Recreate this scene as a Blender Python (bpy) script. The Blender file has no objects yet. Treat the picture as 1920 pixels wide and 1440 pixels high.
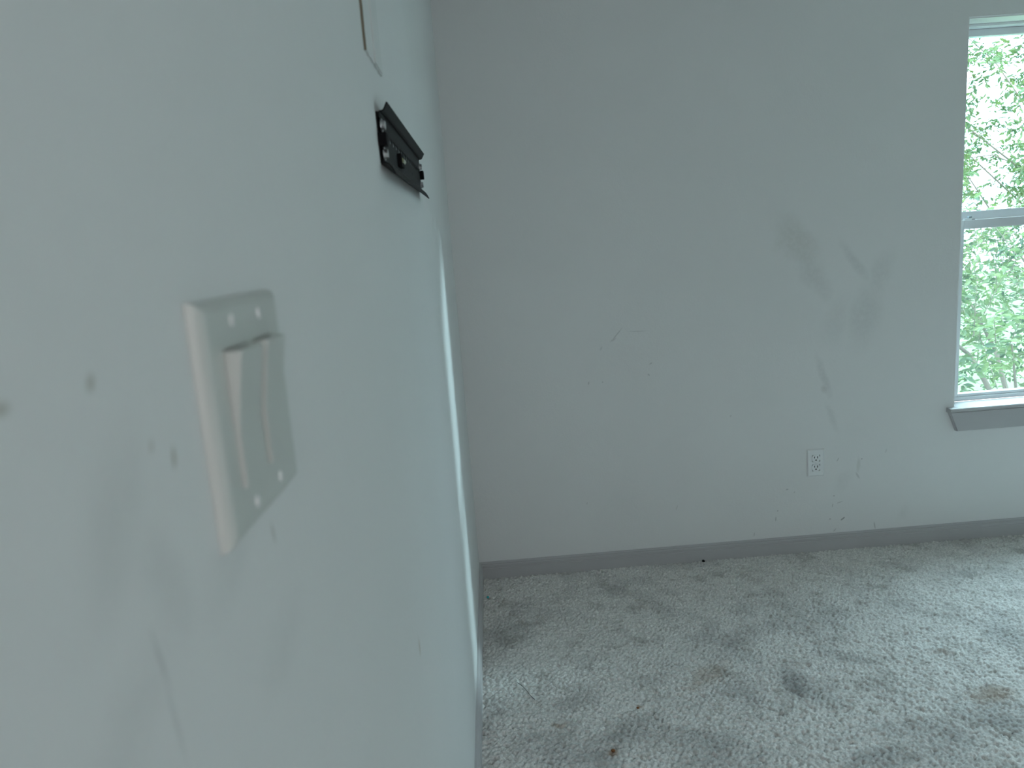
import bpy, bmesh, math, random
import numpy as np
from mathutils import Vector, Matrix

random.seed(7)
rng = np.random.default_rng(7)
scene = bpy.context.scene
COL = scene.collection

# ------------------------------------------------------------------ camera
FPX = 1356.25
CAM = Vector((0.1309, 0.0, 1.3448))
CR = Vector((0.99672625, -0.0345313, -0.07310527))
CU = Vector((0.07817337, 0.18085625, 0.98039785))
CW = Vector((0.02063286, 0.98290315, -0.1829636))
cam = bpy.data.cameras.new('camera')
cam.sensor_fit = 'HORIZONTAL'
cam.sensor_width = 36.0
cam.lens = FPX / 1920 * 36
cam.clip_start = 0.01
cam.clip_end = 300
cam.dof.use_dof = True
cam.dof.focus_distance = 2.75
cam.dof.aperture_fstop = cam.lens / 3.6
cam_ob = bpy.data.objects.new('camera', cam)
cam_ob.matrix_world = Matrix(((CR.x, CU.x, -CW.x, CAM.x), (CR.y, CU.y, -CW.y, CAM.y),
                              (CR.z, CU.z, -CW.z, CAM.z), (0, 0, 0, 1)))
COL.objects.link(cam_ob)
scene.camera = cam_ob

# ------------------------------------------------------------------ light
SKY = 19.0
world = bpy.data.worlds.new('overcast_sky')
scene.world = world
world.use_nodes = True
wn = world.node_tree
wbg = wn.nodes['Background']
wbg.inputs[0].default_value = (1.0, 0.965, 0.985, 1)
# overcast sky: zenith about three times as bright as the horizon
wtc = wn.nodes.new('ShaderNodeTexCoord'); wsx = wn.nodes.new('ShaderNodeSeparateXYZ')
wmx = wn.nodes.new('ShaderNodeMath'); wmx.operation = 'MAXIMUM'; wmx.inputs[1].default_value = 0.0
wma = wn.nodes.new('ShaderNodeMath'); wma.operation = 'MULTIPLY_ADD'
wma.inputs[1].default_value = SKY * 0.95; wma.inputs[2].default_value = SKY * 0.47
wn.links.new(wtc.outputs['Generated'], wsx.inputs[0]); wn.links.new(wsx.outputs['Z'], wmx.inputs[0])
wn.links.new(wmx.outputs[0], wma.inputs[0]); wn.links.new(wma.outputs[0], wbg.inputs[1])
SUN_DIR = Vector((-1.0, -0.33, -0.27))      # low hazy sun on the garden side, slanting in through window_1
sun = bpy.data.lights.new('sun_offscreen', 'SUN'); sun.energy = 3.4; sun.angle = math.radians(3.0); sun.color = (1.0, 0.98, 0.95)
sun_ob = bpy.data.objects.new('sun_offscreen', sun); sun_ob.rotation_euler = SUN_DIR.to_track_quat('-Z', 'Y').to_euler()
sun_ob.location = (30, 12.5, 10)
COL.objects.link(sun_ob)
scene.view_settings.view_transform = 'Standard'
scene.view_settings.look = 'None'
scene.view_settings.gamma = 1
scene.view_settings.exposure = -0.3
scene.view_settings.use_curve_mapping = False

# ------------------------------------------------------------------ sizes
D = 2.8144            # inner face of the back wall
XR = 3.7              # inner face of the right wall
YB = -1.2             # inner face of the rear wall (behind the camera)
H = 2.44
WX0, WX1, WZ0, WZ1 = 1.981, 3.181, 0.583, 2.057     # window opening
WT = 0.16             # wall thickness
RX0, RX1, RZ0, RZ1 = 0.25, 0.86, 0.95, 1.85           # opening of the added, unseen rear window

# ------------------------------------------------------------------ helpers
def link(name, me, mat=None, parent=None):
    o = bpy.data.objects.new(name, me)
    COL.objects.link(o)
    if mat is not None:
        me.materials.append(mat)
    if parent is not None:
        o.parent = parent
    return o

def tag(o, label=None, cat=None, group=None, kind=None):
    if label: o['label'] = label
    if cat: o['category'] = cat
    if group: o['group'] = group
    if kind: o['kind'] = kind
    return o

def empty(name, loc):
    o = bpy.data.objects.new(name, None)
    o.empty_display_size = 0.05
    o.location = loc
    COL.objects.link(o)
    return o

def bm_box(bm, lo, hi, bevel=0.0, seg=2):
    r = bmesh.ops.create_cube(bm, size=1.0)
    vs = r['verts']
    c = [(lo[i] + hi[i]) / 2 for i in range(3)]
    s = [hi[i] - lo[i] for i in range(3)]
    for v in vs:
        v.co = Vector((c[0] + v.co.x * s[0], c[1] + v.co.y * s[1], c[2] + v.co.z * s[2]))
    if bevel > 0:
        es = list({e for v in vs for e in v.link_edges})
        bmesh.ops.bevel(bm, geom=es, offset=bevel, segments=seg, affect='EDGES', profile=0.6)

def bm_tube(bm, a, b, r0, r1, n=8, caps=True):
    a, b = Vector(a), Vector(b)
    d = (b - a).normalized()
    t = Vector((0, 0, 1)) if abs(d.z) < 0.9 else Vector((1, 0, 0))
    u = d.cross(t).normalized(); v = d.cross(u)
    A = [bm.verts.new(a + (u * math.cos(k * 2 * math.pi / n) + v * math.sin(k * 2 * math.pi / n)) * r0) for k in range(n)]
    B = [bm.verts.new(b + (u * math.cos(k * 2 * math.pi / n) + v * math.sin(k * 2 * math.pi / n)) * r1) for k in range(n)]
    for k in range(n):
        bm.faces.new((A[k], A[(k + 1) % n], B[(k + 1) % n], B[k]))
    if caps:
        bm.faces.new(A[::-1]); bm.faces.new(B)

def finish(name, bm, mat=None, parent=None, smooth=False):
    bmesh.ops.recalc_face_normals(bm, faces=bm.faces[:])
    me = bpy.data.meshes.new(name)
    bm.to_mesh(me); bm.free()
    o = link(name, me, mat, parent)
    if smooth:
        for p in me.polygons: p.use_smooth = True
    return o

def box(name, lo, hi, mat, parent=None, bevel=0.0, seg=2, off=(0, 0, 0)):
    bm = bmesh.new()
    bm_box(bm, [lo[i] - off[i] for i in range(3)], [hi[i] - off[i] for i in range(3)], bevel, seg)
    return finish(name, bm, mat, parent)

def prism(bm, pts, axis, a, b):
    """extrude a closed 2-D outline along an axis ('x' or 'y'); pts are the other two coordinates"""
    def P(p, t):
        return Vector((t, p[0], p[1])) if axis == 'x' else Vector((p[0], t, p[1]))
    A = [bm.verts.new(P(p, a)) for p in pts]; B = [bm.verts.new(P(p, b)) for p in pts]
    n = len(pts)
    for k in range(n):
        bm.faces.new((A[k], A[(k + 1) % n], B[(k + 1) % n], B[k]))
    bm.faces.new(A[::-1]); bm.faces.new(B)

# ------------------------------------------------------------------ materials
def new_mat(name, color=(0.8, 0.8, 0.8), rough=0.5, metal=0.0, spec=0.5):
    m = bpy.data.materials.new(name); m.use_nodes = True
    b = m.node_tree.nodes['Principled BSDF']
    b.inputs['Base Color'].default_value = (*color, 1)
    b.inputs['Roughness'].default_value = rough
    b.inputs['Metallic'].default_value = metal
    b.inputs['Specular IOR Level'].default_value = spec
    return m

def N(nt, t, **k):
    n = nt.nodes.new(t)
    for a, v in k.items(): setattr(n, a, v)
    return n

def noise(nt, vec, scale, detail=3, rough=0.5):
    n = N(nt, 'ShaderNodeTexNoise')
    n.inputs['Scale'].default_value = scale
    n.inputs['Detail'].default_value = detail
    n.inputs['Roughness'].default_value = rough
    if vec is not None: nt.links.new(vec, n.inputs['Vector'])
    return n

def bump(nt, height, strength, dist, normal=None):
    b = N(nt, 'ShaderNodeBump')
    b.inputs['Strength'].default_value = strength
    b.inputs['Distance'].default_value = dist
    nt.links.new(height, b.inputs['Height'])
    if normal is not None: nt.links.new(normal, b.inputs['Normal'])
    return b

def vary(m, scale, amount, bscale=None, bdist=0.0005):
    """slight procedural tone variation and fine relief on a plain material"""
    nt = m.node_tree; b = nt.nodes['Principled BSDF']
    tc = N(nt, 'ShaderNodeTexCoord')
    n = noise(nt, tc.outputs['Object'], scale, 4)
    c = b.inputs['Base Color'].default_value[:]
    mx = N(nt, 'ShaderNodeMix', data_type='RGBA')
    mx.inputs[6].default_value = (*[x * (1 - amount) for x in c[:3]], 1)
    mx.inputs[7].default_value = (*[min(1, x * (1 + amount)) for x in c[:3]], 1)
    nt.links.new(n.outputs['Fac'], mx.inputs[0])
    nt.links.new(mx.outputs[2], b.inputs['Base Color'])
    if bscale:
        n2 = noise(nt, tc.outputs['Object'], bscale, 3)
        bp = bump(nt, n2.outputs['Fac'], 0.5, bdist)
        nt.links.new(bp.outputs['Normal'], b.inputs['Normal'])
    return m

def wall_mat(name, color, marks, plane):
    """painted drywall with orange-peel relief and a list of scuffs.
    marks: (u, v, angle, half_len, half_wid, strength, tint, softness); plane 'xz' or 'yz'"""
    m = new_mat(name, color, 0.55, spec=0.35)
    nt = m.node_tree; b = nt.nodes['Principled BSDF']
    tc = N(nt, 'ShaderNodeTexCoord'); P = tc.outputs['Object']
    # fine orange-peel relief
    n1 = noise(nt, P, 170, 3); n2 = noise(nt, P, 45, 2)
    add = N(nt, 'ShaderNodeMath', operation='ADD')
    nt.links.new(n1.outputs['Fac'], add.inputs[0]); nt.links.new(n2.outputs['Fac'], add.inputs[1])
    bp = bump(nt, add.outputs[0], 0.35, 0.0012)
    nt.links.new(bp.outputs['Normal'], b.inputs['Normal'])
    # warped position for the marks
    nz = noise(nt, P, 14, 4)
    sub = N(nt, 'ShaderNodeVectorMath', operation='SUBTRACT'); sub.inputs[1].default_value = (0.5, 0.5, 0.5)
    nt.links.new(nz.outputs['Color'], sub.inputs[0])
    grain = noise(nt, P, 60, 4, 0.6)
    gmap = N(nt, 'ShaderNodeMapRange'); gmap.inputs[1].default_value = 0.20; gmap.inputs[2].default_value = 0.60; gmap.inputs[3].default_value = 0.35
    nt.links.new(grain.outputs['Fac'], gmap.inputs[0])
    acc = {}
    warped = {}
    for (u, v, ang, a, w, s, tint, soft) in marks:
        wk = round(min(a, w) * 0.9, 4)
        if wk not in warped:
            sc = N(nt, 'ShaderNodeVectorMath', operation='SCALE'); sc.inputs[3].default_value = wk
            nt.links.new(sub.outputs[0], sc.inputs[0])
            ad = N(nt, 'ShaderNodeVectorMath', operation='ADD')
            nt.links.new(P, ad.inputs[0]); nt.links.new(sc.outputs[0], ad.inputs[1])
            warped[wk] = ad.outputs[0]
        mp = N(nt, 'ShaderNodeMapping', vector_type='TEXTURE')
        if plane == 'xz':
            mp.inputs[1].default_value = (u, D, v); mp.inputs[2].default_value = (0, -ang, 0); mp.inputs[3].default_value = (a, 50, w)
        else:
            mp.inputs[1].default_value = (0, u, v); mp.inputs[2].default_value = (ang, 0, 0); mp.inputs[3].default_value = (50, a, w)
        nt.links.new(warped[wk], mp.inputs[0])
        ln = N(nt, 'ShaderNodeVectorMath', operation='LENGTH'); nt.links.new(mp.outputs[0], ln.inputs[0])
        mr = N(nt, 'ShaderNodeMapRange', interpolation_type='SMOOTHSTEP')
        mr.inputs[1].default_value = 1.0; mr.inputs[2].default_value = 1.0 - soft
        mr.inputs[3].default_value = 0; mr.inputs[4].default_value = s * (0.5 if min(a, w) > 0.012 else 0.5)
        nt.links.new(ln.outputs['Value'], mr.inputs[0])
        o = mr.outputs[0]
        if min(a, w) > 0.012:      # broad smudges are broken up by the wall's grain
            ml = N(nt, 'ShaderNodeMath', operation='MULTIPLY')
            nt.links.new(o, ml.inputs[0]); nt.links.new(gmap.outputs[0], ml.inputs[1]); o = ml.outputs[0]
        if tint in acc:
            mx = N(nt, 'ShaderNodeMath', operation='MAXIMUM')
            nt.links.new(acc[tint], mx.inputs[0]); nt.links.new(o, mx.inputs[1]); o = mx.outputs[0]
        acc[tint] = o
    big = noise(nt, P, 2.2, 4)
    base = N(nt, 'ShaderNodeMix', data_type='RGBA')
    base.inputs[6].default_value = (*[c * 0.965 for c in color], 1)
    base.inputs[7].default_value = (*[min(1, c * 1.03) for c in color], 1)
    nt.links.new(big.outputs['Fac'], base.inputs[0])
    out = base.outputs[2]
    for tint, fac in acc.items():
        mx = N(nt, 'ShaderNodeMix', data_type='RGBA')
        nt.links.new(fac, mx.inputs[0]); nt.links.new(out, mx.inputs[6]); mx.inputs[7].default_value = (*tint, 1)
        out = mx.outputs[2]
    nt.links.new(out, b.inputs['Base Color'])
    return m

GREY = (0.20, 0.20, 0.19); OLIVE = (0.24, 0.21, 0.12); DARK = (0.035, 0.035, 0.025); TAN = (0.38, 0.30, 0.18)
R = math.radians
PAINT = (0.80, 0.80, 0.79)
back_marks = [
    (1.33, 1.30, R(-50), 0.17, 0.085, 0.34, OLIVE, 0.9), (1.40, 1.15, R(-55), 0.16, 0.06, 0.26, GREY, 0.9),
    (1.27, 1.30, R(60), 0.07, 0.05, 0.20, OLIVE, 0.9), (1.56, 1.20, R(-55), 0.14, 0.030, 0.30, GREY, 0.9),
    (1.66, 1.14, R(70), 0.13, 0.065, 0.24, GREY, 0.9), (1.60, 0.98, R(80), 0.20, 0.085, 0.27, GREY, 0.9),
    (1.49, 0.98, R(75), 0.16, 0.075, 0.16, GREY, 0.9), (1.44, 0.75, R(-72), 0.13, 0.022, 0.30, GREY, 0.8),
    (1.44, 0.70, R(-60), 0.025, 0.016, 0.35, OLIVE, 0.8), (1.475, 0.58, R(-68), 0.09, 0.02, 0.25, GREY, 0.9),
    (1.585, 0.37, R(85), 0.045, 0.012, 0.30, OLIVE, 0.8), (1.583, 0.325, R(-60), 0.022, 0.006, 0.5, GREY, 0.7),
    (1.52, 0.30, R(60), 0.07, 0.045, 0.16, GREY, 0.9), (1.50, 0.40, R(60), 0.012, 0.003, 0.6, GREY, 0.5),
    (1.60, 0.395, 0, 0.004, 0.004, 0.7, DARK, 0.5), (1.523, 0.142, R(38), 0.013, 0.0045, 0.95, DARK, 0.4),
    (1.659, 0.101, R(-80), 0.022, 0.004, 0.7, GREY, 0.6), (1.242, 0.165, R(85), 0.013, 0.003, 0.8, GREY, 0.5),
    (1.47, 0.145, R(30), 0.006, 0.005, 0.6, GREY, 0.6), (1.48, 0.205, R(80), 0.010, 0.003, 0.6, GREY, 0.5),
    (1.49, 0.095, R(50), 0.012, 0.003, 0.6, GREY, 0.5), (1.51, 0.215, R(15), 0.016, 0.003, 0.5, GREY, 0.5),
    (1.485, 0.245, 0, 0.005, 0.003, 0.8, DARK, 0.5), (1.29, 0.29, R(10), 0.007, 0.004, 0.7, GREY, 0.5),
    (1.25, 0.20, 0, 0.004, 0.004, 0.6, DARK, 0.5), (1.32, 0.275, R(70), 0.006, 0.003, 0.5, GREY, 0.5),
    (0.615, 0.985, R(48), 0.045, 0.0035, 0.55, GREY, 0.7), (0.60, 0.965, R(30), 0.02, 0.006, 0.45, GREY, 0.8),
    (0.70, 0.992, R(-3), 0.05, 0.0022, 0.45, GREY, 0.8), (0.55, 0.935, R(60), 0.012, 0.006, 0.35, GREY, 0.8),
    (0.745, 0.86, R(25), 0.009, 0.004, 0.6, GREY, 0.6), (0.735, 0.815, R(-45), 0.008, 0.004, 0.6, GREY, 0.6),
    (0.494, 0.80, R(80), 0.009, 0.004, 0.6, GREY, 0.6), (0.55, 0.80, 0, 0.004, 0.004, 0.5, GREY, 0.6),
    (1.78, 0.15, R(70), 0.05, 0.03, 0.12, GREY, 0.9), (1.15, 0.105, R(80), 0.012, 0.003, 0.6, GREY, 0.6),
    (1.06, 0.62, R(40), 0.006, 0.004, 0.4, GREY, 0.6), (1.70, 0.42, R(70), 0.012, 0.005, 0.3, GREY, 0.6),
    (0.83, 0.25, R(70), 0.014, 0.003, 0.4, GREY, 0.6), (0.46, 0.30, R(70), 0.006, 0.003, 0.5, GREY, 0.6),
]
left_marks = [
    (0.191, 1.313, 0, 0.006, 0.0030, 0.95, OLIVE, 0.9), (0.235, 1.312, R(60), 0.0050, 0.0034, 1.0, OLIVE, 0.95),
    (0.2835, 1.273, R(80), 0.0066, 0.0023, 1.2, OLIVE, 0.8), (0.267, 1.282, R(70), 0.0045, 0.0022, 0.7, OLIVE, 0.9),
    (0.386, 1.199, R(-78), 0.010, 0.0028, 0.7, OLIVE, 0.9), (0.247, 1.206, R(-78), 0.022, 0.0028, 0.55, GREY, 0.95),
    (0.25, 1.18, R(-82), 0.03, 0.003, 0.35, GREY, 0.95), (0.235, 1.265, R(50), 0.050, 0.024, 0.26, GREY, 0.95),
    (0.262, 1.23, R(-60), 0.045, 0.022, 0.24, GREY, 0.95), (0.225, 1.20, R(20), 0.05, 0.025, 0.18, GREY, 0.95),
    (0.32, 1.21, R(10), 0.05, 0.025, 0.18, GREY, 0.95),
    (0.893, 0.83, R(-80), 0.022, 0.009, 0.85, TAN, 0.85), (0.38, 1.14, R(10), 0.06, 0.03, 0.16, GREY, 0.95),
    (1.9, 1.15, 0, 0.006, 0.004, 0.6, GREY, 0.7),
]
M = {}
M['wall_back'] = wall_mat('painted_drywall_back', PAINT, back_marks, 'xz')
M['wall_left'] = wall_mat('painted_drywall_left', PAINT, left_marks, 'yz')
M['wall'] = wall_mat('painted_drywall', PAINT, [], 'xz')
M['ceiling'] = vary(new_mat('ceiling_white', (0.82, 0.82, 0.81), 0.7), 3, 0.03, 90, 0.001)
M['base'] = vary(new_mat('trim_paint', (0.50, 0.49, 0.495), 0.4), 9, 0.05, 60, 0.0003)
M['sill'] = M['base']
M['vinyl'] = vary(new_mat('white_vinyl', (0.78, 0.80, 0.82), 0.35), 12, 0.03)
M['plate'] = vary(new_mat('white_switch_plastic', (0.60, 0.62, 0.585), 0.28), 30, 0.02)
M['outlet'] = vary(new_mat('white_outlet_plastic', (0.82, 0.83, 0.83), 0.3), 30, 0.02)
M['screw'] = vary(new_mat('white_screw', (0.86, 0.86, 0.85), 0.18), 40, 0.03)
M['slot'] = new_mat('hole_shade', (0.01, 0.01, 0.012), 0.6)  # black put on surfaces in place of the shade inside holes and gaps
M['steel'] = vary(new_mat('black_powder_coat', (0.007, 0.008, 0.0085), 0.6, spec=0.16), 60, 0.25, 400, 0.0002)
M['zinc'] = vary(new_mat('zinc_bolt', (0.58, 0.59, 0.60), 0.35, 1.0), 80, 0.08)
M['rubber'] = vary(new_mat('black_plastic', (0.004, 0.004, 0.005), 0.7, spec=0.12), 60, 0.2)
M['vial'] = new_mat('level_vial', (0.30, 0.34, 0.20), 0.1)
M['patch'] = vary(new_mat('patch_board', (0.74, 0.745, 0.73), 0.6), 30, 0.05, 120, 0.0006)
M['paper_edge'] = vary(new_mat('torn_paper_edge', (0.20, 0.175, 0.13), 0.85), 80, 0.3)
M['bark'] = vary(new_mat('bark', (0.13, 0.10, 0.075), 0.9), 12, 0.4, 40, 0.01)
M['teal'] = new_mat('turquoise_plastic', (0.03, 0.42, 0.44), 0.25)
M['crumb'] = vary(new_mat('rust_brown_crumb', (0.22, 0.085, 0.03), 0.9), 300, 0.4)
M['thread'] = new_mat('dark_thread', (0.09, 0.09, 0.085), 0.9)

def leaf_mat(name, c1, c2):
    m = bpy.data.materials.new(name); m.use_nodes = True
    nt = m.node_tree; nt.nodes.clear()
    out = N(nt, 'ShaderNodeOutputMaterial')
    tc = N(nt, 'ShaderNodeTexCoord')
    n = noise(nt, tc.outputs['Object'], 3.5, 3)
    r = N(nt, 'ShaderNodeMapRange'); r.inputs[1].default_value = 0.35; r.inputs[2].default_value = 0.65
    nt.links.new(n.outputs['Fac'], r.inputs[0])
    mx = N(nt, 'ShaderNodeMix', data_type='RGBA')
    mx.inputs[6].default_value = (*c1, 1); mx.inputs[7].default_value = (*c2, 1)
    nt.links.new(r.outputs[0], mx.inputs[0])
    d = N(nt, 'ShaderNodeBsdfDiffuse'); t = N(nt, 'ShaderNodeBsdfTranslucent'); g = N(nt, 'ShaderNodeBsdfGlossy')
    g.inputs['Roughness'].default_value = 0.4
    nt.links.new(mx.outputs[2], d.inputs['Color']); nt.links.new(mx.outputs[2], t.inputs['Color'])
    a = N(nt, 'ShaderNodeMixShader'); a.inputs[0].default_value = 0.4
    nt.links.new(d.outputs[0], a.inputs[1]); nt.links.new(t.outputs[0], a.inputs[2])
    b = N(nt, 'ShaderNodeMixShader'); b.inputs[0].default_value = 0.03
    nt.links.new(a.outputs[0], b.inputs[1]); nt.links.new(g.outputs[0], b.inputs[2])
    nt.links.new(b.outputs[0], out.inputs[0])
    return m
M['leaf'] = leaf_mat('green_leaf', (0.026, 0.060, 0.028), (0.13, 0.19, 0.055))
M['leaf_bloom'] = leaf_mat('bloom_lifted_leaf', (0.045, 0.092, 0.040), (0.13, 0.18, 0.06))  # darker tone lifted to imitate bloom from the bright sky

def glass_mat(name, tint):
    m = bpy.data.materials.new(name); m.use_nodes = True
    nt = m.node_tree; nt.nodes.clear()
    out = N(nt, 'ShaderNodeOutputMaterial')
    t = N(nt, 'ShaderNodeBsdfTransparent'); t.inputs[0].default_value = (*tint, 1)
    g = N(nt, 'ShaderNodeBsdfGlossy'); g.inputs['Roughness'].default_value = 0.02
    lw = N(nt, 'ShaderNodeLayerWeight')
    pw = N(nt, 'ShaderNodeMath', operation='POWER'); pw.inputs[1].default_value = 5
    nt.links.new(lw.outputs['Facing'], pw.inputs[0])
    f = N(nt, 'ShaderNodeMath', operation='MULTIPLY_ADD'); f.inputs[1].default_value = 0.9; f.inputs[2].default_value = 0.04
    nt.links.new(pw.outputs[0], f.inputs[0])
    mx = N(nt, 'ShaderNodeMixShader')
    nt.links.new(f.outputs[0], mx.inputs[0]); nt.links.new(t.outputs[0], mx.inputs[1]); nt.links.new(g.outputs[0], mx.inputs[2])
    nt.links.new(mx.outputs[0], out.inputs[0])
    return m
M['glass'] = glass_mat('teal_cast_glass', (0.765, 0.945, 0.995))  # tint added to give the incoming daylight its teal cast
M['glass_clear'] = glass_mat('clear_glass', (0.97, 0.97, 0.97))

def screen_mat():
    m = bpy.data.materials.new('insect_screen'); m.use_nodes = True
    nt = m.node_tree; nt.nodes.clear()
    out = N(nt, 'ShaderNodeOutputMaterial')
    t = N(nt, 'ShaderNodeBsdfTransparent')
    d = N(nt, 'ShaderNodeBsdfDiffuse'); d.inputs[0].default_value = (0.05, 0.055, 0.055, 1)
    tr = N(nt, 'ShaderNodeBsdfTranslucent'); tr.inputs[0].default_value = (0.07, 0.075, 0.075, 1)
    a = N(nt, 'ShaderNodeAddShader')
    nt.links.new(d.outputs[0], a.inputs[0]); nt.links.new(tr.outputs[0], a.inputs[1])
    mx = N(nt, 'ShaderNodeMixShader'); mx.inputs[0].default_value = 0.20
    nt.links.new(t.outputs[0], mx.inputs[1]); nt.links.new(a.outputs[0], mx.inputs[2])
    nt.links.new(mx.outputs[0], out.inputs[0])
    return m
M['screen'] = screen_mat()

def carpet_mat():
    m = new_mat('carpet', (0.45, 0.44, 0.42), 0.95, spec=0.1)
    nt = m.node_tree; b = nt.nodes['Principled BSDF']
    tc = N(nt, 'ShaderNodeTexCoord'); P = tc.outputs['Object']
    base = (0.86, 0.84, 0.81)
    # yarn to yarn variation
    n1 = noise(nt, P, 150, 3, 0.6)
    r1 = N(nt, 'ShaderNodeMapRange'); r1.inputs[1].default_value = 0.3; r1.inputs[2].default_value = 0.7
    nt.links.new(n1.outputs['Fac'], r1.inputs[0])
    mx = N(nt, 'ShaderNodeMix', data_type='RGBA')
    mx.inputs[6].default_value = (base[0] * 0.66, base[1] * 0.66, base[2] * 0.66, 1)
    mx.inputs[7].default_value = (base[0] * 1.15, base[1] * 1.15, base[2] * 1.15, 1)
    nt.links.new(r1.outputs[0], mx.inputs[0])
    out = mx.outputs[2]
    # broad traffic soiling
    for sc, lo, hi, amt, col, seed in ((3.3, 0.47, 0.72, 0.52, (0.30, 0.30, 0.30), 0), (9, 0.50, 0.74, 0.52, (0.30, 0.285, 0.26), 3.3),
                                       (26, 0.56, 0.74, 0.42, (0.30, 0.26, 0.21), 8.1)):
        ad = N(nt, 'ShaderNodeVectorMath', operation='ADD'); ad.inputs[1].default_value = (seed, seed * 1.7, 0)
        nt.links.new(P, ad.inputs[0])
        n = noise(nt, ad.outputs[0], sc, 5, 0.6)
        mr = N(nt, 'ShaderNodeMapRange', interpolation_type='SMOOTHSTEP')
        mr.inputs[1].default_value = lo; mr.inputs[2].default_value = hi; mr.inputs[4].default_value = amt
        nt.links.new(n.outputs['Fac'], mr.inputs[0])
        k = N(nt, 'ShaderNodeMix', data_type='RGBA'); k.inputs[7].default_value = (*col, 1)
        nt.links.new(mr.outputs[0], k.inputs[0]); nt.links.new(out, k.inputs[6]); out = k.outputs[2]
    # particular stains: (x, y, angle, a, b, strength, colour)
    warp = noise(nt, P, 12, 4)
    sb = N(nt, 'ShaderNodeVectorMath', operation='SUBTRACT'); sb.inputs[1].default_value = (0.5, 0.5, 0.5)
    nt.links.new(warp.outputs['Color'], sb.inputs[0])
    sc = N(nt, 'ShaderNodeVectorMath', operation='SCALE'); sc.inputs[3].default_value = 0.10
    nt.links.new(sb.outputs[0], sc.inputs[0])
    ad = N(nt, 'ShaderNodeVectorMath', operation='ADD'); nt.links.new(P, ad.inputs[0]); nt.links.new(sc.outputs[0], ad.inputs[1])
    G = (0.26, 0.26, 0.26); B = (0.36, 0.24, 0.15)
    for (x, y, ang, a, w, s, col) in (
            (0.945, 1.94, R(80), 0.12, 0.055, 0.62, G), (1.02, 1.60, R(20), 0.14, 0.06, 0.45, G), (1.47, 1.80, R(10), 0.10, 0.05, 0.45, B),
            (0.42, 1.78, R(30), 0.15, 0.08, 0.35, G), (0.60, 1.72, R(-10), 0.16, 0.07, 0.35, G), 
             (0.70, 2.0, R(40), 0.14, 0.05, 0.30, B),
            (0.30, 1.95, R(30), 0.12, 0.07, 0.30, G), (0.363, 1.709, 0, 0.035, 0.025, 0.7, B), (0.464, 1.878, 0, 0.02, 0.02, 0.7, B),
            (0.225, 1.845, 0, 0.03, 0.02, 0.5, B), (1.42, 1.68, R(-20), 0.10, 0.05, 0.3, G), (1.15, 2.05, R(-30), 0.12, 0.04, 0.3, G),
            ):
        mp = N(nt, 'ShaderNodeMapping', vector_type='TEXTURE')
        mp.inputs[1].default_value = (x, y, 0); mp.inputs[2].default_value = (0, 0, ang); mp.inputs[3].default_value = (a, w, 50)
        nt.links.new(ad.outputs[0], mp.inputs[0])
        ln = N(nt, 'ShaderNodeVectorMath', operation='LENGTH'); nt.links.new(mp.outputs[0], ln.inputs[0])
        mr = N(nt, 'ShaderNodeMapRange', interpolation_type='SMOOTHSTEP')
        mr.inputs[1].default_value = 1.0; mr.inputs[2].default_value = 0.2; mr.inputs[4].default_value = s
        nt.links.new(ln.outputs['Value'], mr.inputs[0])
        k = N(nt, 'ShaderNodeMix', data_type='RGBA'); k.inputs[7].default_value = (*col, 1)
        nt.links.new(mr.outputs[0], k.inputs[0]); nt.links.new(out, k.inputs[6]); out = k.outputs[2]
    nt.links.new(out, b.inputs['Base Color'])
    nb = noise(nt, P, 420, 3, 0.7)
    bp = bump(nt, nb.outputs['Fac'], 0.6, 0.002)
    nt.links.new(bp.outputs['Normal'], b.inputs['Normal'])
    return m
M['carpet'] = carpet_mat()
M['subfloor'] = vary(new_mat('carpet_backing', (0.35, 0.34, 0.32), 0.95), 20, 0.1)
M['grass'] = vary(new_mat('lawn', (0.07, 0.11, 0.04), 0.95), 0.8, 0.4)

# ------------------------------------------------------------------ setting
def wall_with_hole(name, mat, along, face, outer, a0, a1, h0, h1, holes_, bevel=0.005):
    """a wall whose inner face lies at y=face and outer at y=outer, with one rectangular opening"""
    x0, x1, z0, z1 = holes_
    xs = [a0, x0, x1, a1]; zs = [h0, z0, z1, h1]
    bm = bmesh.new()
    grid = {}
    for s, y in ((0, face), (1, outer)):
        for i, x in enumerate(xs):
            for j, z in enumerate(zs):
                grid[s, i, j] = bm.verts.new((x, y, z))
    for s in (0, 1):
        for i in range(3):
            for j in range(3):
                if i == 1 and j == 1: continue
                bm.faces.new([grid[s, i, j], grid[s, i + 1, j], grid[s, i + 1, j + 1], grid[s, i, j + 1]])
    for (i, j), (k, l) in (((1, 1), (2, 1)), ((2, 1), (2, 2)), ((2, 2), (1, 2)), ((1, 2), (1, 1))):
        bm.faces.new([grid[0, i, j], grid[0, k, l], grid[1, k, l], grid[1, i, j]])
    for (i, j), (k, l) in (((0, 0), (3, 0)), ((3, 0), (3, 3)), ((3, 3), (0, 3)), ((0, 3), (0, 0))):
        pts = []
        if j == l:
            rg = range(i, k + 1) if k > i else range(i, k - 1, -1)
            pts = [(t, j) for t in rg]
        else:
            rg = range(j, l + 1) if l > j else range(j, l - 1, -1)
            pts = [(i, t) for t in rg]
        bm.faces.new([grid[0, *p] for p in pts] + [grid[1, *p] for p in pts[::-1]])
    inner = [grid[0, 1, 1], grid[0, 2, 1], grid[0, 2, 2], grid[0, 1, 2]]
    es = []
    for k in range(4):
        e = bm.edges.get((inner[k], inner[(k + 1) % 4]))
        if e: es.append(e)
    bmesh.ops.bevel(bm, geom=es, offset=bevel, segments=3, affect='EDGES')
    if along == 'y':
        for v in bm.verts: v.co = Vector((v.co.y, v.co.x, v.co.z))
    return tag(finish(name, bm, mat), kind='structure')

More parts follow.
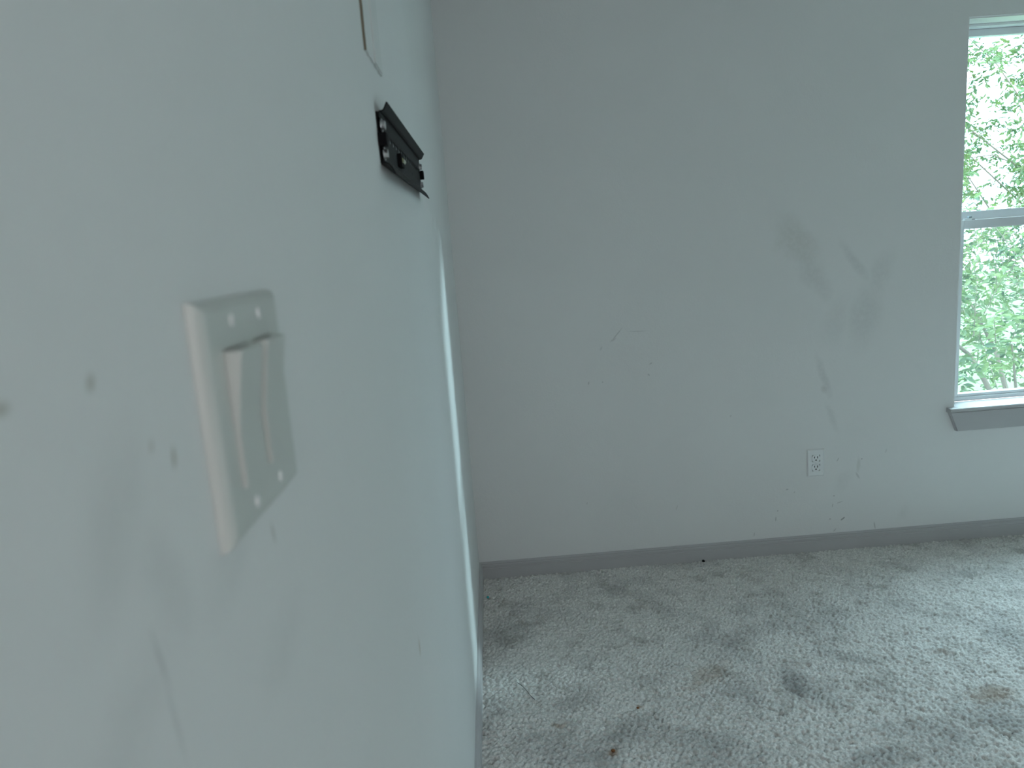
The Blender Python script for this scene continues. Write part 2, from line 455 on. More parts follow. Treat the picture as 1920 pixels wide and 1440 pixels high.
wall_back = wall_with_hole('wall_back', M['wall_back'], 'x', D, D + WT, -0.12, XR + 0.12, -0.06, H + 0.1, (WX0, WX1, WZ0 - 0.02, WZ1))
wall_rear = wall_with_hole('wall_rear', M['wall'], 'x', YB, YB - WT, -0.12, XR + 0.12, -0.06, H + 0.1, (RX0, RX1, RZ0, RZ1))
wall_left = tag(box('wall_left', (-0.12, YB, -0.06), (0, D, H + 0.1), M['wall_left']), kind='structure')
wall_right = tag(box('wall_right', (XR, YB, -0.06), (XR + 0.12, D, H + 0.1), M['wall']), kind='structure')
ceiling = tag(box('ceiling', (0, YB, H), (XR, D, H + 0.1), M['ceiling']), kind='structure')
floor = tag(box('floor', (0, YB, -0.06), (XR, D, 0.0), M['subfloor']), kind='structure')

# carpet pile: tufts as a real height field, finer where the photo looks
def carpet():
    x0, x1, y0, y1 = 0.0125, XR - 0.002, 0.6, D - 0.0125
    st = 0.0034
    nx, ny = int((x1 - x0) / st) + 1, int((y1 - y0) / st) + 1
    X, Y = np.meshgrid(np.linspace(x0, x1, nx), np.linspace(y0, y1, ny))
    cell = 0.0088
    # lean of the pile: sheared coordinates make each tuft a short slanted stroke
    U = (X * 0.80 + Y * 0.60) * 0.62; V = (-X * 0.60 + Y * 0.80) * 1.15
    iu = np.floor(U / cell).astype(int); iv = np.floor(V / cell).astype(int)
    ou, ov = iu.min() - 2, iv.min() - 2
    su, sv = iu.max() - ou + 4, iv.max() - ov + 4
    ju = rng.random((su, sv)); jv = rng.random((su, sv)); hh = rng.random((su, sv))
    best = np.zeros_like(X)
    for a in (-1, 0, 1):
        for b in (-1, 0, 1):
            ci, cj = iu + a, iv + b
            cu = (ci + 0.1 + 0.8 * ju[ci - ou, cj - ov]) * cell; cv = (cj + 0.1 + 0.8 * jv[ci - ou, cj - ov]) * cell
            d2 = ((U - cu) ** 2 + (V - cv) ** 2) / (cell * 0.72) ** 2
            hgt = (0.55 + 0.45 * hh[ci - ou, cj - ov]) * np.sqrt(np.clip(1 - d2, 0, 1))
            best = np.maximum(best, hgt)
    # slow undulation from wear
    und = np.zeros_like(X)
    for k in range(14):
        a = rng.random() * 6.28; w = 6 + 30 * rng.random(); ph = rng.random() * 6.28
        und += np.sin((X * math.cos(a) + Y * math.sin(a)) * w + ph) / 14
    Z = 0.003 + 0.0125 * best + 0.004 * und + 0.0012 * rng.random(X.shape)
    # two puckers in the pile
    for (px, py, r, h) in ((1.465, 2.03, 0.022, 0.012), (1.835, 2.565, 0.02, 0.012)):
        Z += h * np.exp(-(((X - px) * 0.75) ** 2 + (Y - py) ** 2 * 2.5) / r ** 2)
    co = np.stack([X, Y, np.maximum(Z, 0.001)], -1).reshape(-1, 3)
    idx = np.arange(nx * ny).reshape(ny, nx)
    q = np.stack([idx[:-1, :-1], idx[:-1, 1:], idx[1:, 1:], idx[1:, :-1]], -1).reshape(-1, 4)
    me = bpy.data.meshes.new('carpet')
    me.vertices.add(len(co)); me.vertices.foreach_set('co', co.astype(np.float32).ravel())
    me.loops.add(q.size); me.loops.foreach_set('vertex_index', q.astype(np.int32).ravel())
    me.polygons.add(len(q)); me.polygons.foreach_set('loop_start', np.arange(0, q.size, 4, dtype=np.int32))
    me.polygons.foreach_set('use_smooth', np.ones(len(q), bool))
    me.update(calc_edges=True)
    o = link('carpet', me, M['carpet'])
    tag(o, 'stained grey cut pile carpet covering the floor', 'carpet', kind='stuff')
    return o
carpet_ob = carpet()
strip = box('carpet_pile', (0.0125, YB + 0.002, 0.0005), (XR - 0.002, 0.6, 0.009), M['carpet'], carpet_ob)
strip['kind'] = 'stuff'

# baseboards: moulded profile (distance from wall, height)
BB = [(0, 0), (0.0125, 0), (0.0125, 0.056), (0.0095, 0.0585), (0.0095, 0.0625), (0.0122, 0.0645), (0.0118, 0.0705), (0.0075, 0.0735),
      (0.0085, 0.0775), (0.006, 0.0815), (0.002, 0.083), (0, 0.083)]
bm = bmesh.new(); prism(bm, [(D - d, z) for d, z in BB], 'x', 0.0, XR)
tag(finish('baseboard_back', bm, M['base']), kind='structure')
bm = bmesh.new(); prism(bm, [(d, z) for d, z in BB], 'y', YB, D - 0.0125)
tag(finish('baseboard_left', bm, M['base']), kind='structure')
bm = bmesh.new(); prism(bm, [(XR - d, z) for d, z in BB], 'y', YB, D - 0.0125)
tag(finish('baseboard_right', bm, M['base']), kind='structure')

# ------------------------------------------------------------------ window
def double_hung(name, x0, x1, z0, z1, y, sgn, glass, screen=True):
    """frame front at y, growing outwards along sgn"""
    root = tag(empty(name, ((x0 + x1) / 2, y, z0)), kind='structure')
    o = root.location
    def B(nm, lo, hi, mat, parent=root, bevel=0.002):
        l = [lo[0], y + sgn * lo[1], lo[2]]; h = [hi[0], y + sgn * hi[1], hi[2]]
        if sgn < 0: l[1], h[1] = h[1], l[1]
        off = tuple(o)
        ob = box(nm, l, h, mat, parent, bevel, 2, off)
        return ob
    fw = 0.040
    zm = z0 + (z1 - z0) * 0.5035
    # outer frame, four members
    B('frame_jamb', (x0, 0.0, z0), (x0 + fw, 0.075, z1), M['vinyl'])
    B('frame_jamb', (x1 - fw, 0.0, z0), (x1, 0.075, z1), M['vinyl'])
    B('frame_head', (x0 + fw, 0.0, z1 - 0.010), (x1 - fw, 0.075, z1), M['vinyl'])
    B('frame_sill', (x0 + fw, 0.0, z0), (x1 - fw, 0.075, z0 + 0.018), M['vinyl'])
    # lower sash (inside), upper sash (outside)
    for (nm, ya, yb, za, zb, rb, rt) in (('lower_sash', 0.006, 0.034, z0 + 0.0185, zm, 0.012, 0.036),
                                         ('upper_sash', 0.038, 0.066, zm - 0.012, z1 - 0.0105, 0.046, 0.026)):
        s = B(nm, (x0 + fw + 0.001, ya, za), (x0 + fw + 0.028, yb, zb), M['vinyl'])
        B('stile', (x1 - fw - 0.028, ya, za), (x1 - fw - 0.001, yb, zb), M['vinyl'], s)
        B('bottom_rail', (x0 + fw + 0.028, ya, za), (x1 - fw - 0.028, yb, za + rb), M['vinyl'], s)
        B('top_rail', (x0 + fw + 0.028, ya, zb - rt), (x1 - fw - 0.028, yb, zb), M['vinyl'], s)
        B('pane', (x0 + fw + 0.028, (ya + yb) / 2 - 0.002, za + rb), (x1 - fw - 0.028, (ya + yb) / 2 + 0.002, zb - rt), glass, s, 0)
    # tilt latches and cam lock on the meeting rail
    for cx in (x0 + fw + 0.055, x1 - fw - 0.055):
        lt = B('tilt_latch', (cx - 0.022, 0.010, zm), (cx + 0.006, 0.030, zm + 0.006), M['vinyl'])
        B('latch_thumb', (cx - 0.006, 0.012, zm + 0.006), (cx + 0.006, 0.026, zm + 0.015), M['latch'], lt)
        B('latch_slot', (cx + 0.010, 0.012, zm), (cx + 0.018, 0.020, zm + 0.003), M['slot'], lt, 0)  # dark box laid on the rail in place of a shaded gap
    lk = B('cam_lock', ((x0 + x1) / 2 - 0.025, 0.010, zm), ((x0 + x1) / 2 + 0.025, 0.032, zm + 0.010), M['vinyl'])
    B('lock_lever', ((x0 + x1) / 2 - 0.005, 0.0, zm + 0.010), ((x0 + x1) / 2 + 0.030, 0.014, zm + 0.016), M['vinyl'], lk)
    if screen:
        bm = bmesh.new()
        ys = y + sgn * 0.0702
        bm.faces.new([bm.verts.new(Vector(p) - o) for p in ((x0 + fw, ys, z0 + 0.018), (x1 - fw, ys, z0 + 0.018), (x1 - fw, ys, zm), (x0 + fw, ys, zm))])
        finish('insect_screen', bm, M['screen'], root)
    return root
M['latch'] = new_mat('grey_latch', (0.35, 0.40, 0.43), 0.4)
double_hung('window_1', WX0, WX1, WZ0, WZ1, D + 0.082, 1, M['glass'])
double_hung('window_2_added', RX0, RX1, RZ0, RZ1, YB - 0.082, -1, M['glass_clear'], screen=False)  # unseen window, added to light the near wall from behind the camera

# stool and apron below the window
trim = tag(empty('trim_1', (1.945, D, WZ0)), kind='structure')
def rel(bm, o=(1.945, D, WZ0)):
    for v in bm.verts: v.co -= Vector(o)
SX1 = WX1 + 0.036
bm = bmesh.new()
nose = [(D + 0.082, 0.583), (D - 0.022, 0.583), (D - 0.027, 0.5815), (D - 0.030, 0.577), (D - 0.030, 0.571), (D - 0.027, 0.567), (D - 0.022, 0.5655), (D + 0.082, 0.5655)]
# the part inside the opening is narrower than the nose in front of the wall
front = [(D - 0.0005, 0.583)] + nose[1:7] + [(D - 0.0005, 0.5655)]
prism(bm, front, 'x', 1.945, SX1)
prism(bm, [(D - 0.0005, 0.583), (D + 0.082, 0.583), (D + 0.082, 0.5655), (D - 0.0005, 0.5655)], 'x', WX0 + 0.0005, WX1 - 0.0005)
rel(bm)
finish('stool', bm, M['sill'], trim)
bm = bmesh.new()
prism(bm, [(1.950, 0.5655), (SX1 - 0.005, 0.5655), (SX1 - 0.038, 0.484), (1.983, 0.484)], 'y', D - 0.018, D)
es = [e for e in bm.edges if all(abs(v.co.y - (D - 0.018)) < 1e-5 for v in e.verts)]
bmesh.ops.bevel(bm, geom=es, offset=0.003, segments=2, affect='EDGES')
rel(bm)
finish('apron', bm, M['sill'], trim)

# daylight enters through window_1 and the added rear window: portals only guide sampling of the sky
for (nm, x0, x1, z0, z1, y, rx) in (('window_back_daylight', WX0, WX1, WZ0, WZ1, D + 0.165, R(-90)), ('window_rear_added_portal', RX0, RX1, RZ0, RZ1, YB - 0.165, R(90))):
    l = bpy.data.lights.new(nm, 'AREA'); l.shape = 'RECTANGLE'; l.size = x1 - x0; l.size_y = z1 - z0
    l.cycles.is_portal = True
    lo = bpy.data.objects.new(nm, l); lo.location = ((x0 + x1) / 2, y, (z0 + z1) / 2); lo.rotation_euler = (rx, 0, 0)
    COL.objects.link(lo)

# ------------------------------------------------------------------ light switch
SY0, SYW, SZ, SH = 0.3135, 0.1159, 1.2751, 0.1143
sw = tag(empty('light_switch', (0, SY0 + SYW / 2, SZ)), 'white two rocker light switch plate on the smudged wall', 'light switch')
def plate_mesh(bm, wy, hz, t, inset, holes=()):
    """bevelled cover plate in the y-z plane, facing +x, with rectangular openings through its face"""
    ys = sorted({-wy / 2 + inset, wy / 2 - inset, *[h[0] for h in holes], *[h[1] for h in holes]})
    zs = sorted({-hz / 2 + inset, hz / 2 - inset, *[h[2] for h in holes], *[h[3] for h in holes]})
    g = {(i, j): bm.verts.new((t, y, z)) for i, y in enumerate(ys) for j, z in enumerate(zs)}
    used = set()
    for i in range(len(ys) - 1):
        for j in range(len(zs) - 1):
            cy, cz = (ys[i] + ys[i + 1]) / 2, (zs[j] + zs[j + 1]) / 2
            if any(h[0] < cy < h[1] and h[2] < cz < h[3] for h in holes): continue
            bm.faces.new((g[i, j], g[i + 1, j], g[i + 1, j + 1], g[i, j + 1]))
    be = [e for e in bm.edges if e.is_boundary]
    out = []
    for e in be:
        a, b = e.verts
        on_rim = all(abs(abs(v.co.y) - (wy / 2 - inset)) < 1e-6 for v in (a, b)) and abs(a.co.y - b.co.y) < 1e-6 or \
                 all(abs(abs(v.co.z) - (hz / 2 - inset)) < 1e-6 for v in (a, b)) and abs(a.co.z - b.co.z) < 1e-6
        if on_rim: out.append(e)
        else:       # opening: wall going back
            pass
    inn = [e for e in be if e not in out]
    r = bmesh.ops.extrude_edge_only(bm, edges=inn)
    for v in [x for x in r['geom'] if isinstance(x, bmesh.types.BMVert)]: v.co.x = 0.0005
    prof = [(t - 0.0006, inset * 0.72), (t - 0.0016, inset * 0.40), (t - 0.0032, inset * 0.14), (0.0012, 0.0002), (0.0, 0.0)]
    edges = out
    for (x, ins) in prof:
        r = bmesh.ops.extrude_edge_only(bm, edges=edges)
        vs = [q for q in r['geom'] if isinstance(q, bmesh.types.BMVert)]
        edges = [q for q in r['geom'] if isinstance(q, bmesh.types.BMEdge)]
        ym = max(abs(v.co.y) for v in vs); zm_ = max(abs(v.co.z) for v in vs)
        for v in vs:
            if abs(abs(v.co.y) - ym) < 1e-6: v.co.y = math.copysign(wy / 2 - ins, v.co.y)
            if abs(abs(v.co.z) - zm_) < 1e-6: v.co.z = math.copysign(hz / 2 - ins, v.co.z)
            v.co.x = x

PC = (-0.0205, 0.0205)
PW, PH = 0.0334, 0.0668
bm = bmesh.new()
plate_mesh(bm, SYW, SH, 0.0066, 0.0055, [(c - PW / 2, c + PW / 2, -PH / 2, PH / 2) for c in PC])
finish('cover_plate', bm, M['plate'], sw)
def rocker_mesh():
    """paddle pressed at the bottom: the top half stands proud, hollow across the middle"""
    bm = bmesh.new()
    w, h = PW - 0.0012, PH - 0.0012
    prof = []
    n = 16
    for k in range(n + 1):
        t = k / n            # 0 bottom .. 1 top
        z = -h / 2 + h * t
        x = 0.0088 + 0.0058 * max(0, (t - 0.42) / 0.58) ** 1.1
        prof.append((x, z))
    A = [bm.verts.new((x, -w / 2, z)) for x, z in prof]; B = [bm.verts.new((x, w / 2, z)) for x, z in prof]
    A0 = [bm.verts.new((0.001, -w / 2, z)) for x, z in prof]; B0 = [bm.verts.new((0.001, w / 2, z)) for x, z in prof]
    rim = []
    for k in range(n):
        bm.faces.new((A[k], B[k], B[k + 1], A[k + 1]))
        bm.faces.new((A0[k], A[k], A[k + 1], A0[k + 1]))
        bm.faces.new((B[k], B0[k], B0[k + 1], B[k + 1]))
    bm.faces.new((A0[0], B0[0], B[0], A[0])); bm.faces.new((A[n], B[n], B0[n], A0[n]))
    es = [e for e in bm.edges if (e.verts[0] in A and e.verts[1] in A) or (e.verts[0] in B and e.verts[1] in B) or ({*e.verts} == {A[n], B[n]})]
    bmesh.ops.bevel(bm, geom=es, offset=0.0007, segments=2, affect='EDGES')
    return bm
for c in PC:
    r_ = finish('rocker', rocker_mesh(), M['plate'], sw); r_.location = (0, c, 0)
    bm = bmesh.new(); bm_box(bm, (0.0004, -PW / 2 + 0.0001, -PH / 2 + 0.0001), (0.0009, PW / 2 - 0.0001, PH / 2 - 0.0001))
    g_ = finish('rocker_well', bm, M['plate'], sw); g_.location = (0, c, 0)
def screw_mesh(r=0.0032, x=0.0066):
    bm = bmesh.new()
    n = 16
    rings = [(x - 0.0006, r), (x + 0.0004, r), (x + 0.0010, r * 0.7), (x + 0.0012, r * 0.25)]
    V = [[bm.verts.new((xx, rr * math.cos(k * 2 * math.pi / n), rr * math.sin(k * 2 * math.pi / n))) for k in range(n)] for xx, rr in rings]
    for a, b in zip(V, V[1:]):
        for k in range(n): bm.faces.new((a[k], a[(k + 1) % n], b[(k + 1) % n], b[k]))
    bm.faces.new(V[-1])
    return bm
for c in PC:
    for z in (0.0462, -0.0448):
        s_ = finish('screw', screw_mesh(), M['screw'], sw, True); s_.location = (0, c, z)
        bm = bmesh.new(); bm_box(bm, (0.0070, -0.0025, -0.0004), (0.00788, 0.0025, 0.0004))
        k_ = finish('screw_slot', bm, M['screwslot'] if 'screwslot' in M else M['plate'], s_)

# ------------------------------------------------------------------ TV wall mount rail
MY0, MLEN, MZ = 1.0, 0.575, 1.502
mt = tag(empty('tv_wall_mount', (0, MY0, MZ)), 'black steel television wall mount rail screwed to the wall', 'wall mount')
mt.rotation_euler = (R(0.75), 0, 0)
TH = 0.0016
def thick(profile, t=TH):
    """closed outline around an open 2-D polyline"""
    L, Rr = [], []
    n = len(profile)
    for i, p in enumerate(profile):
        a = profile[max(0, i - 1)]; b = profile[min(n - 1, i + 1)]
        d = Vector((b[0] - a[0], b[1] - a[1])).normalized(); nn = Vector((-d.y, d.x)) * t / 2
        L.append((p[0] + nn.x, p[1] + nn.y)); Rr.append((p[0] - nn.x, p[1] - nn.y))
    return L + Rr[::-1]
# slotted face: grid with openings
fz0, fz1, fx = -0.0285, 0.0270, 0.0045
slots = []
for k in range(15):
    y = 0.020 + k * 0.0365
    slots.append((y, y + 0.020, 0.0030, 0.0115))
bm = bmesh.new()
ys = sorted({0.0, MLEN, *[s[0] for s in slots], *[s[1] for s in slots]}); zs = [fz0, 0.0030, 0.0115, fz1]
for xx in (fx, fx - TH):
    g = {(i, j): bm.verts.new((xx, y, z)) for i, y in enumerate(ys) for j, z in enumerate(zs)}
    for i in range(len(ys) - 1):
        for j in range(3):
            cy, cz = (ys[i] + ys[i + 1]) / 2, (zs[j] + zs[j + 1]) / 2
            if any(s[0] < cy < s[1] and s[2] < cz < s[3] for s in slots): continue
            bm.faces.new((g[i, j], g[i + 1, j], g[i + 1, j + 1], g[i, j + 1]))
finish('slotted_face', bm, M['steel'], mt)
for nm, pf in (('top_flange', [(fx - TH / 2, fz1), (0.0042, 0.0310), (0.0055, 0.0325), (0.0085, 0.0327), (0.0108, 0.0338), (0.0126, 0.0368), (0.0162, 0.0432)]),
               ('bottom_flange', [(fx - TH / 2, fz0), (0.0046, -0.0310), (0.0075, -0.0330), (0.0115, -0.0345), (0.0145, -0.0390), (0.0185, -0.0475)])):
    bm = bmesh.new()
    prism(bm, thick(pf), 'y', 0.0 if nm == 'top_flange' else 0.0, MLEN if nm == 'top_flange' else MLEN + 0.004)
    finish(nm, bm, M['steel'], mt)
# wall-side ends that carry the rail
for y in (0.0, MLEN - 0.045):
    bm = bmesh.new(); bm_box(bm, (0.0, y, -0.033), (0.0020, y + 0.045, 0.0325), 0.0006)
    b_ = finish('wall_foot', bm, M['steel'], mt)
bm = bmesh.new()
bm_box(bm, (0.0, 0.0, 0.0300), (0.0040, MLEN, 0.0320)); bm_box(bm, (0.0, 0.0, -0.0335), (0.0080, MLEN, -0.0315))
finish('return_lip', bm, M['steel'], mt)
for y, z in ((-0.004, -0.003), (MLEN - 0.004, 0.001)):
    bm = bmesh.new(); bm_box(bm, (0.0005, y, z - 0.0085), (0.0118, y + 0.016, z + 0.0085), 0.0012)
    finish('end_stop', bm, M['rubber'], mt)
for y, z in ((0.009, 0.0155), (0.009, -0.0205), (MLEN - 0.010, 0.0165), (MLEN - 0.010, -0.0200)):
    bm = bmesh.new()
    bm_tube(bm, (0.0060, y, z), (0.0105, y, z), 0.0068, 0.0060, 6)
    bm_tube(bm, (0.0046, y, z), (0.0062, y, z), 0.0088, 0.0088, 16)
    finish('lag_bolt', bm, M['zinc'], mt)
bm = bmesh.new(); bm_box(bm, (fx, 0.170, -0.0215), (fx + 0.0065, 0.205, -0.0015), 0.001)
lv = finish('level_housing', bm, M['rubber'], mt)
bm = bmesh.new(); bm_tube(bm, (fx + 0.0052, 0.176, -0.0115), (fx + 0.0052, 0.2055, -0.0115), 0.0042, 0.0042, 12)
finish('bubble_vial', bm, M['vial'], lv)
for y in (0.045, 0.12, 0.30, 0.40, 0.50):
    bm = bmesh.new(); bm_tube(bm, (fx - 0.0004, y, -0.013), (fx + 0.0003, y, -0.013), 0.0026, 0.0026, 10)
    finish('screw_hole', bm, M['slot'], mt)
# seam of small perforations above the lower flange, drawn as dark boxes
for k in range(14):
    y = 0.02 + k * 0.039
    bm = bmesh.new(); bm_box(bm, (fx - 0.0004, y, -0.0275), (fx + 0.0003, y + 0.022, -0.0262))
    finish('bend_slit', bm, M['slot'], mt)

# ------------------------------------------------------------------ patch panel above the mount
pt = tag(empty('wall_patch', (0, 0.956, 1.598)), 'white rectangular wall patch with brown torn edge above the mount', 'wall patch')
bm = bmesh.new()
edge = [(0.0, 0.0)]
n = 12
low = [(0.0 + 0.138 * k / n, 0.0012 * math.sin(k * 2.3) * (0 < k < n)) for k in range(n + 1)]
outl = low + [(0.138, 0.19), (0.0, 0.19)]
A = [bm.verts.new((0.0, y, z)) for y, z in outl]; B = [bm.verts.new((0.0032, y, z)) for y, z in outl]
for k in range(len(outl)):
    j = (k + 1) % len(outl); bm.faces.new((A[k], A[j], B[j], B[k]))
bm.faces.new(B); bm.faces.new(A[::-1])
finish('patch_board', bm, M['patch'], pt)
bm = bmesh.new(); bm_box(bm, (0.0032, 0.066, 0.0015), (0.0046, 0.131, 0.1885), 0.0006)
finish('raised_panel', bm, M['patch'], pt)
bm = bmesh.new()
zz = [0.19 * k / 14 for k in range(15)]
for k in range(14):
    w0 = 0.0009 + 0.0012 * random.random()
    bm_box(bm, (0.0, -w0, zz[k]), (0.0030 + 0.0008 * random.random(), -0.0001, zz[k + 1] + 0.0004))
finish('torn_edge', bm, M['paper_edge'], pt)

# ------------------------------------------------------------------ duplex outlet
OX, OZ = 1.4068, 0.3952
ou = tag(empty('power_outlet', (OX, D, OZ)), 'white duplex power outlet on the back wall above the baseboard', 'power outlet')
ou.rotation_euler = (0, 0, R(-90))        # local +x faces the room, local y runs along world -x... mirrored symmetrically
bm = bmesh.new()
def rounded(cz): return (-0.0172, 0.0172, cz - 0.0145, cz + 0.0145)
plate_mesh(bm, 0.0699, 0.1143, 0.0058, 0.0042, [rounded(0.0195), rounded(-0.0195)])
finish('cover_plate', bm, M['outlet'], ou)
for cz in (0.0195, -0.0195):
    bm = bmesh.new()
    pts = []
    for k in range(24):
        a = 2 * math.pi * k / 24
        pts.append((max(-0.0168, min(0.0168, 0.0175 * math.cos(a))), cz + max(-0.0141, min(0.0141, 0.0175 * math.sin(a)))))
    A = [bm.verts.new((0.001, y, z)) for y, z in pts]; B = [bm.verts.new((0.0066, y, z)) for y, z in pts]
    for k in range(24): bm.faces.new((A[k], A[(k + 1) % 24], B[(k + 1) % 24], B[k]))
    bm.faces.new(B); bm.faces.new(A[::-1])
    fc = finish('receptacle', bm, M['outlet'], ou)
    for y, hh in ((-0.0063, 0.0078), (0.0063, 0.0092)):
        bm = bmesh.new(); bm_box(bm, (0.0060, y - 0.0015, cz + 0.0045 - hh / 2), (0.00672, y + 0.0015, cz + 0.0045 + hh / 2))
        finish('slot', bm, M['slot'], fc)  # dark box on the face, standing in for the slot's depth
    bm = bmesh.new(); bm_tube(bm, (0.0060, 0, cz - 0.0070), (0.00675, 0, cz - 0.0070), 0.0031, 0.0031, 12)
    finish('ground_hole', bm, M['slot'], fc)
s_ = finish('screw', screw_mesh(0.003, 0.0058), M['outlet'], ou, True)

# ------------------------------------------------------------------ small things on the carpet
def lump(name, loc, r, mat, label, cat, flat=0.7, group=None, sub=2, jit=0.25):
    bm = bmesh.new(); bmesh.ops.create_icosphere(bm, subdivisions=sub, radius=r)
    for v in bm.verts:
        f = 1 + jit * (random.random() - 0.5)
        v.co = Vector((v.co.x * f, v.co.y * f, v.co.z * f * flat))
    o = finish(name, bm, mat, None, True); o.location = loc
    return tag(o, label, cat, group)
lump('bead', (0.030, 2.632, 0.0165), 0.0052, M['teal'], 'small turquoise bead on the carpet in the room corner', 'bead', 1.0, jit=0.02)
lump('debris_chip', (0.927, 2.790, 0.0175), 0.0065, M['rubber'], 'small black chip on the carpet against the baseboard', 'debris', 0.8)
lump('crumb', (0.464, 1.878, 0.0145), 0.0045, M['crumb'], 'lone rust brown crumb on the carpet', 'crumb', 0.5)
lump('crumb', (0.363, 1.709, 0.0145), 0.0060, M['crumb'], 'larger rust brown crumb inside a brown carpet stain', 'crumb', 0.5)
bm = bmesh.new()
pts = [Vector((0.121 + 0.052 * t + 0.003 * math.sin(t * 5), 2.052 - 0.095 * t, 0.0155 + 0.001 * math.sin(t * 7))) for t in [k / 10 for k in range(11)]]
for a, b in zip(pts, pts[1:]): bm_tube(bm, a, b, 0.0009, 0.0009, 6)
tag(finish('thread', bm, M['thread']), 'thin dark thread lying on the carpet', 'thread')

# ------------------------------------------------------------------ outdoors
ground = tag(box('ground', (-30, D + 1.5, -3.4), (40, 60, -3.2), M['grass']), kind='structure')

LEAF = 0.075
def leaf_geometry(n, P, dirs, nrm, size):
    """n folded six-point leaves; returns verts, faces"""
    side = np.cross(dirs, nrm); side /= np.linalg.norm(side, axis=1)[:, None] + 1e-9
    up = np.cross(side, dirs)
    L = size[:, None]
    v = np.stack([P, P + dirs * L * 0.35 + side * L * 0.21 + up * L * 0.06, P + dirs * L * 0.72 + side * L * 0.16 + up * L * 0.04,
                  P + dirs * L - up * L * 0.10, P + dirs * L * 0.72 - side * L * 0.16 + up * L * 0.04, P + dirs * L * 0.35 - side * L * 0.21 + up * L * 0.06,
                  P + dirs * L * 0.52 - up * L * 0.03], 1)
    return v
LF = [(0, 1, 6), (1, 2, 6), (2, 3, 6), (3, 4, 6), (4, 5, 6), (5, 0, 6)]

def unit(v): return v / (np.linalg.norm(v, axis=1)[:, None] + 1e-9)

def project(P):
    d = P - np.array(CAM)
    z = d @ np.array(CW)
    return 960 + FPX * (d @ np.array(CR)) / z, 720 - FPX * (d @ np.array(CU)) / z, z

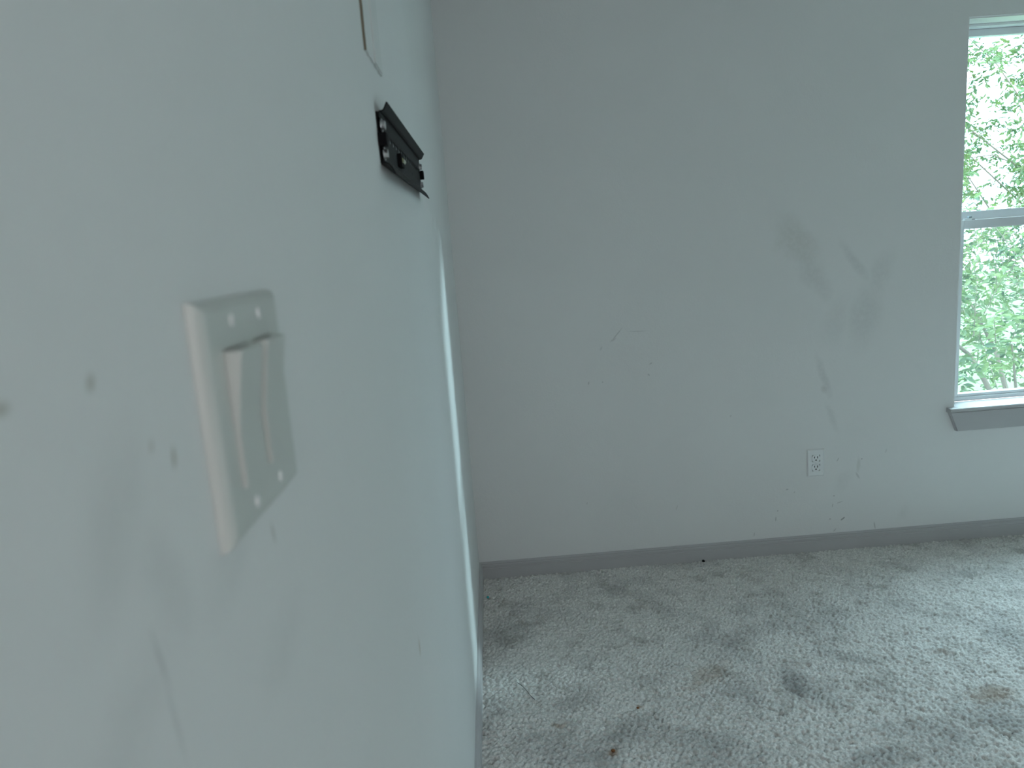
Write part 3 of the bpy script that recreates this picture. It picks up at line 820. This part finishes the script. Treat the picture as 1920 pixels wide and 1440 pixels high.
def tree(name, base, center, radii, twigs, per, size, mat, label, single, shell=0.35, limb=1.0):
    root = tag(empty(name, base), label, 'tree')
    base = np.array(base); center = np.array(center); radii = np.array(radii)
    u = unit(rng.normal(size=(twigs, 3))); rad = (shell + (1 - shell) * rng.random(twigs)) ** 0.6
    start = center + u * rad[:, None] * radii
    d = unit(u * np.array([1, 1, 0.4]) + rng.normal(size=(twigs, 3)) * 0.6 + np.array([0, 0, 0.1]))
    ln = 0.35 + 0.35 * rng.random(twigs)
    # trunk and limbs
    bm = bmesh.new()
    top = center.copy(); top[2] = max(center[2], base[2] + 1)
    p0 = base; n = 7; prev = None
    for k in range(n):
        a = base + (top - base) * k / n; b = base + (top - base) * (k + 1) / n
        a = a + 0.10 * np.array([math.sin(k * 1.7), math.cos(k * 1.3), 0]) * (k > 0); b = b + 0.10 * np.array([math.sin((k + 1) * 1.7), math.cos((k + 1) * 1.3), 0])
        bm_tube(bm, a - base, b - base, 0.17 - 0.016 * k, 0.17 - 0.016 * (k + 1), 9)
    finish('trunk', bm, M['bark'], root, True)
    for k in range(12):
        a = base + (top - base) * (0.45 + 0.5 * k / 12); e = center + unit(rng.normal(size=(1, 3)))[0] * radii * 0.75
        m1 = (a + e) / 2 + np.array([0, 0, 0.25])
        bm = bmesh.new()
        bm_tube(bm, a - base, m1 - base, 0.035 * limb, 0.018 * limb, 7); bm_tube(bm, m1 - base, e - base, 0.018 * limb, 0.006 * limb, 7)
        finish('branch', bm, M['bark'], root, True)
    # twigs
    V, F = [], []
    end = start + d * ln[:, None] + np.array([0, 0, -0.10]) * (ln ** 2)[:, None]
    for s, e in zip(start - base, end - base):
        k = len(V)
        for p, r in ((s, 0.005), (e, 0.0018)):
            V += [(p[0] + r, p[1], p[2]), (p[0] - r * 0.5, p[1] + r * 0.87, p[2]), (p[0] - r * 0.5, p[1] - r * 0.87, p[2])]
        F += [(k, k + 1, k + 4, k + 3), (k + 1, k + 2, k + 5, k + 4), (k + 2, k, k + 3, k + 5)]
    me = bpy.data.meshes.new('twigs'); me.from_pydata(V, [], F); tw = link('twigs', me, M['bark'], root); tw['kind'] = 'stuff'
    # leaves, alternate along each twig
    t = np.tile(np.linspace(0.05, 1.0, per), twigs); ti = np.repeat(np.arange(twigs), per)
    P = start[ti] + (end - start)[ti] * t[:, None]
    sgn = np.where(np.arange(len(P)) % 2 == 0, 1, -1)[:, None]
    sd = unit(np.cross(d, np.array([0, 0, 1.0]) + rng.normal(size=(twigs, 3)) * 0.35))[ti]
    dr = unit(d[ti] * 0.6 + sd * sgn * 0.9 + rng.normal(size=P.shape) * 0.35 + np.array([0, 0, -0.25]))
    nr = unit(np.array([0, 0, 1.0]) + rng.normal(size=P.shape) * 0.55)
    sz = size * (0.6 + 0.6 * rng.random(len(P)))
    v = leaf_geometry(len(P), P, dr, nr, sz)
    # the leaves that show largest in the photo are single objects
    px, py, pz = project(P)
    vis = (px > 1785) & (px < 1935) & (py > 20) & (py < 770)
    order = np.where(vis)[0]; order = order[np.argsort(pz[order] / sz[order])][:single]
    solo = np.zeros(len(P), bool); solo[order] = True
    rest = v[~solo] - base
    nn = len(rest); off = np.arange(nn)[:, None, None] * 7
    f = (np.array(LF)[None] + off).reshape(-1, 3)
    me = bpy.data.meshes.new('foliage')
    me.vertices.add(nn * 7); me.vertices.foreach_set('co', rest.reshape(-1).astype(np.float32))
    me.loops.add(f.size); me.loops.foreach_set('vertex_index', f.astype(np.int32).ravel())
    me.polygons.add(len(f)); me.polygons.foreach_set('loop_start', np.arange(0, f.size, 3, dtype=np.int32))
    me.update(calc_edges=True)
    fo = link('foliage', me, mat, root); fo['kind'] = 'stuff'
    for i in order:
        me = bpy.data.meshes.new('leaf'); me.from_pydata([tuple(q) for q in (v[i] - base)], [], LF)
        link('leaf', me, mat, root)
    return root

tree('tree', (5.2, 6.6, -3.2), (5.0, 6.3, -0.45), (3.0, 1.5, 1.75), 1900, 18, 0.074, M['leaf'],
     'dense leafy green tree filling the lower window pane', 280)
tree('tree', (8.9, 10.8, -3.2), (8.3, 10.3, 3.4), (4.6, 1.5, 2.7), 2000, 18, 0.092, M['leaf_bloom'],
     'sparse taller tree against white sky in the upper window pane', 200, limb=0.5)
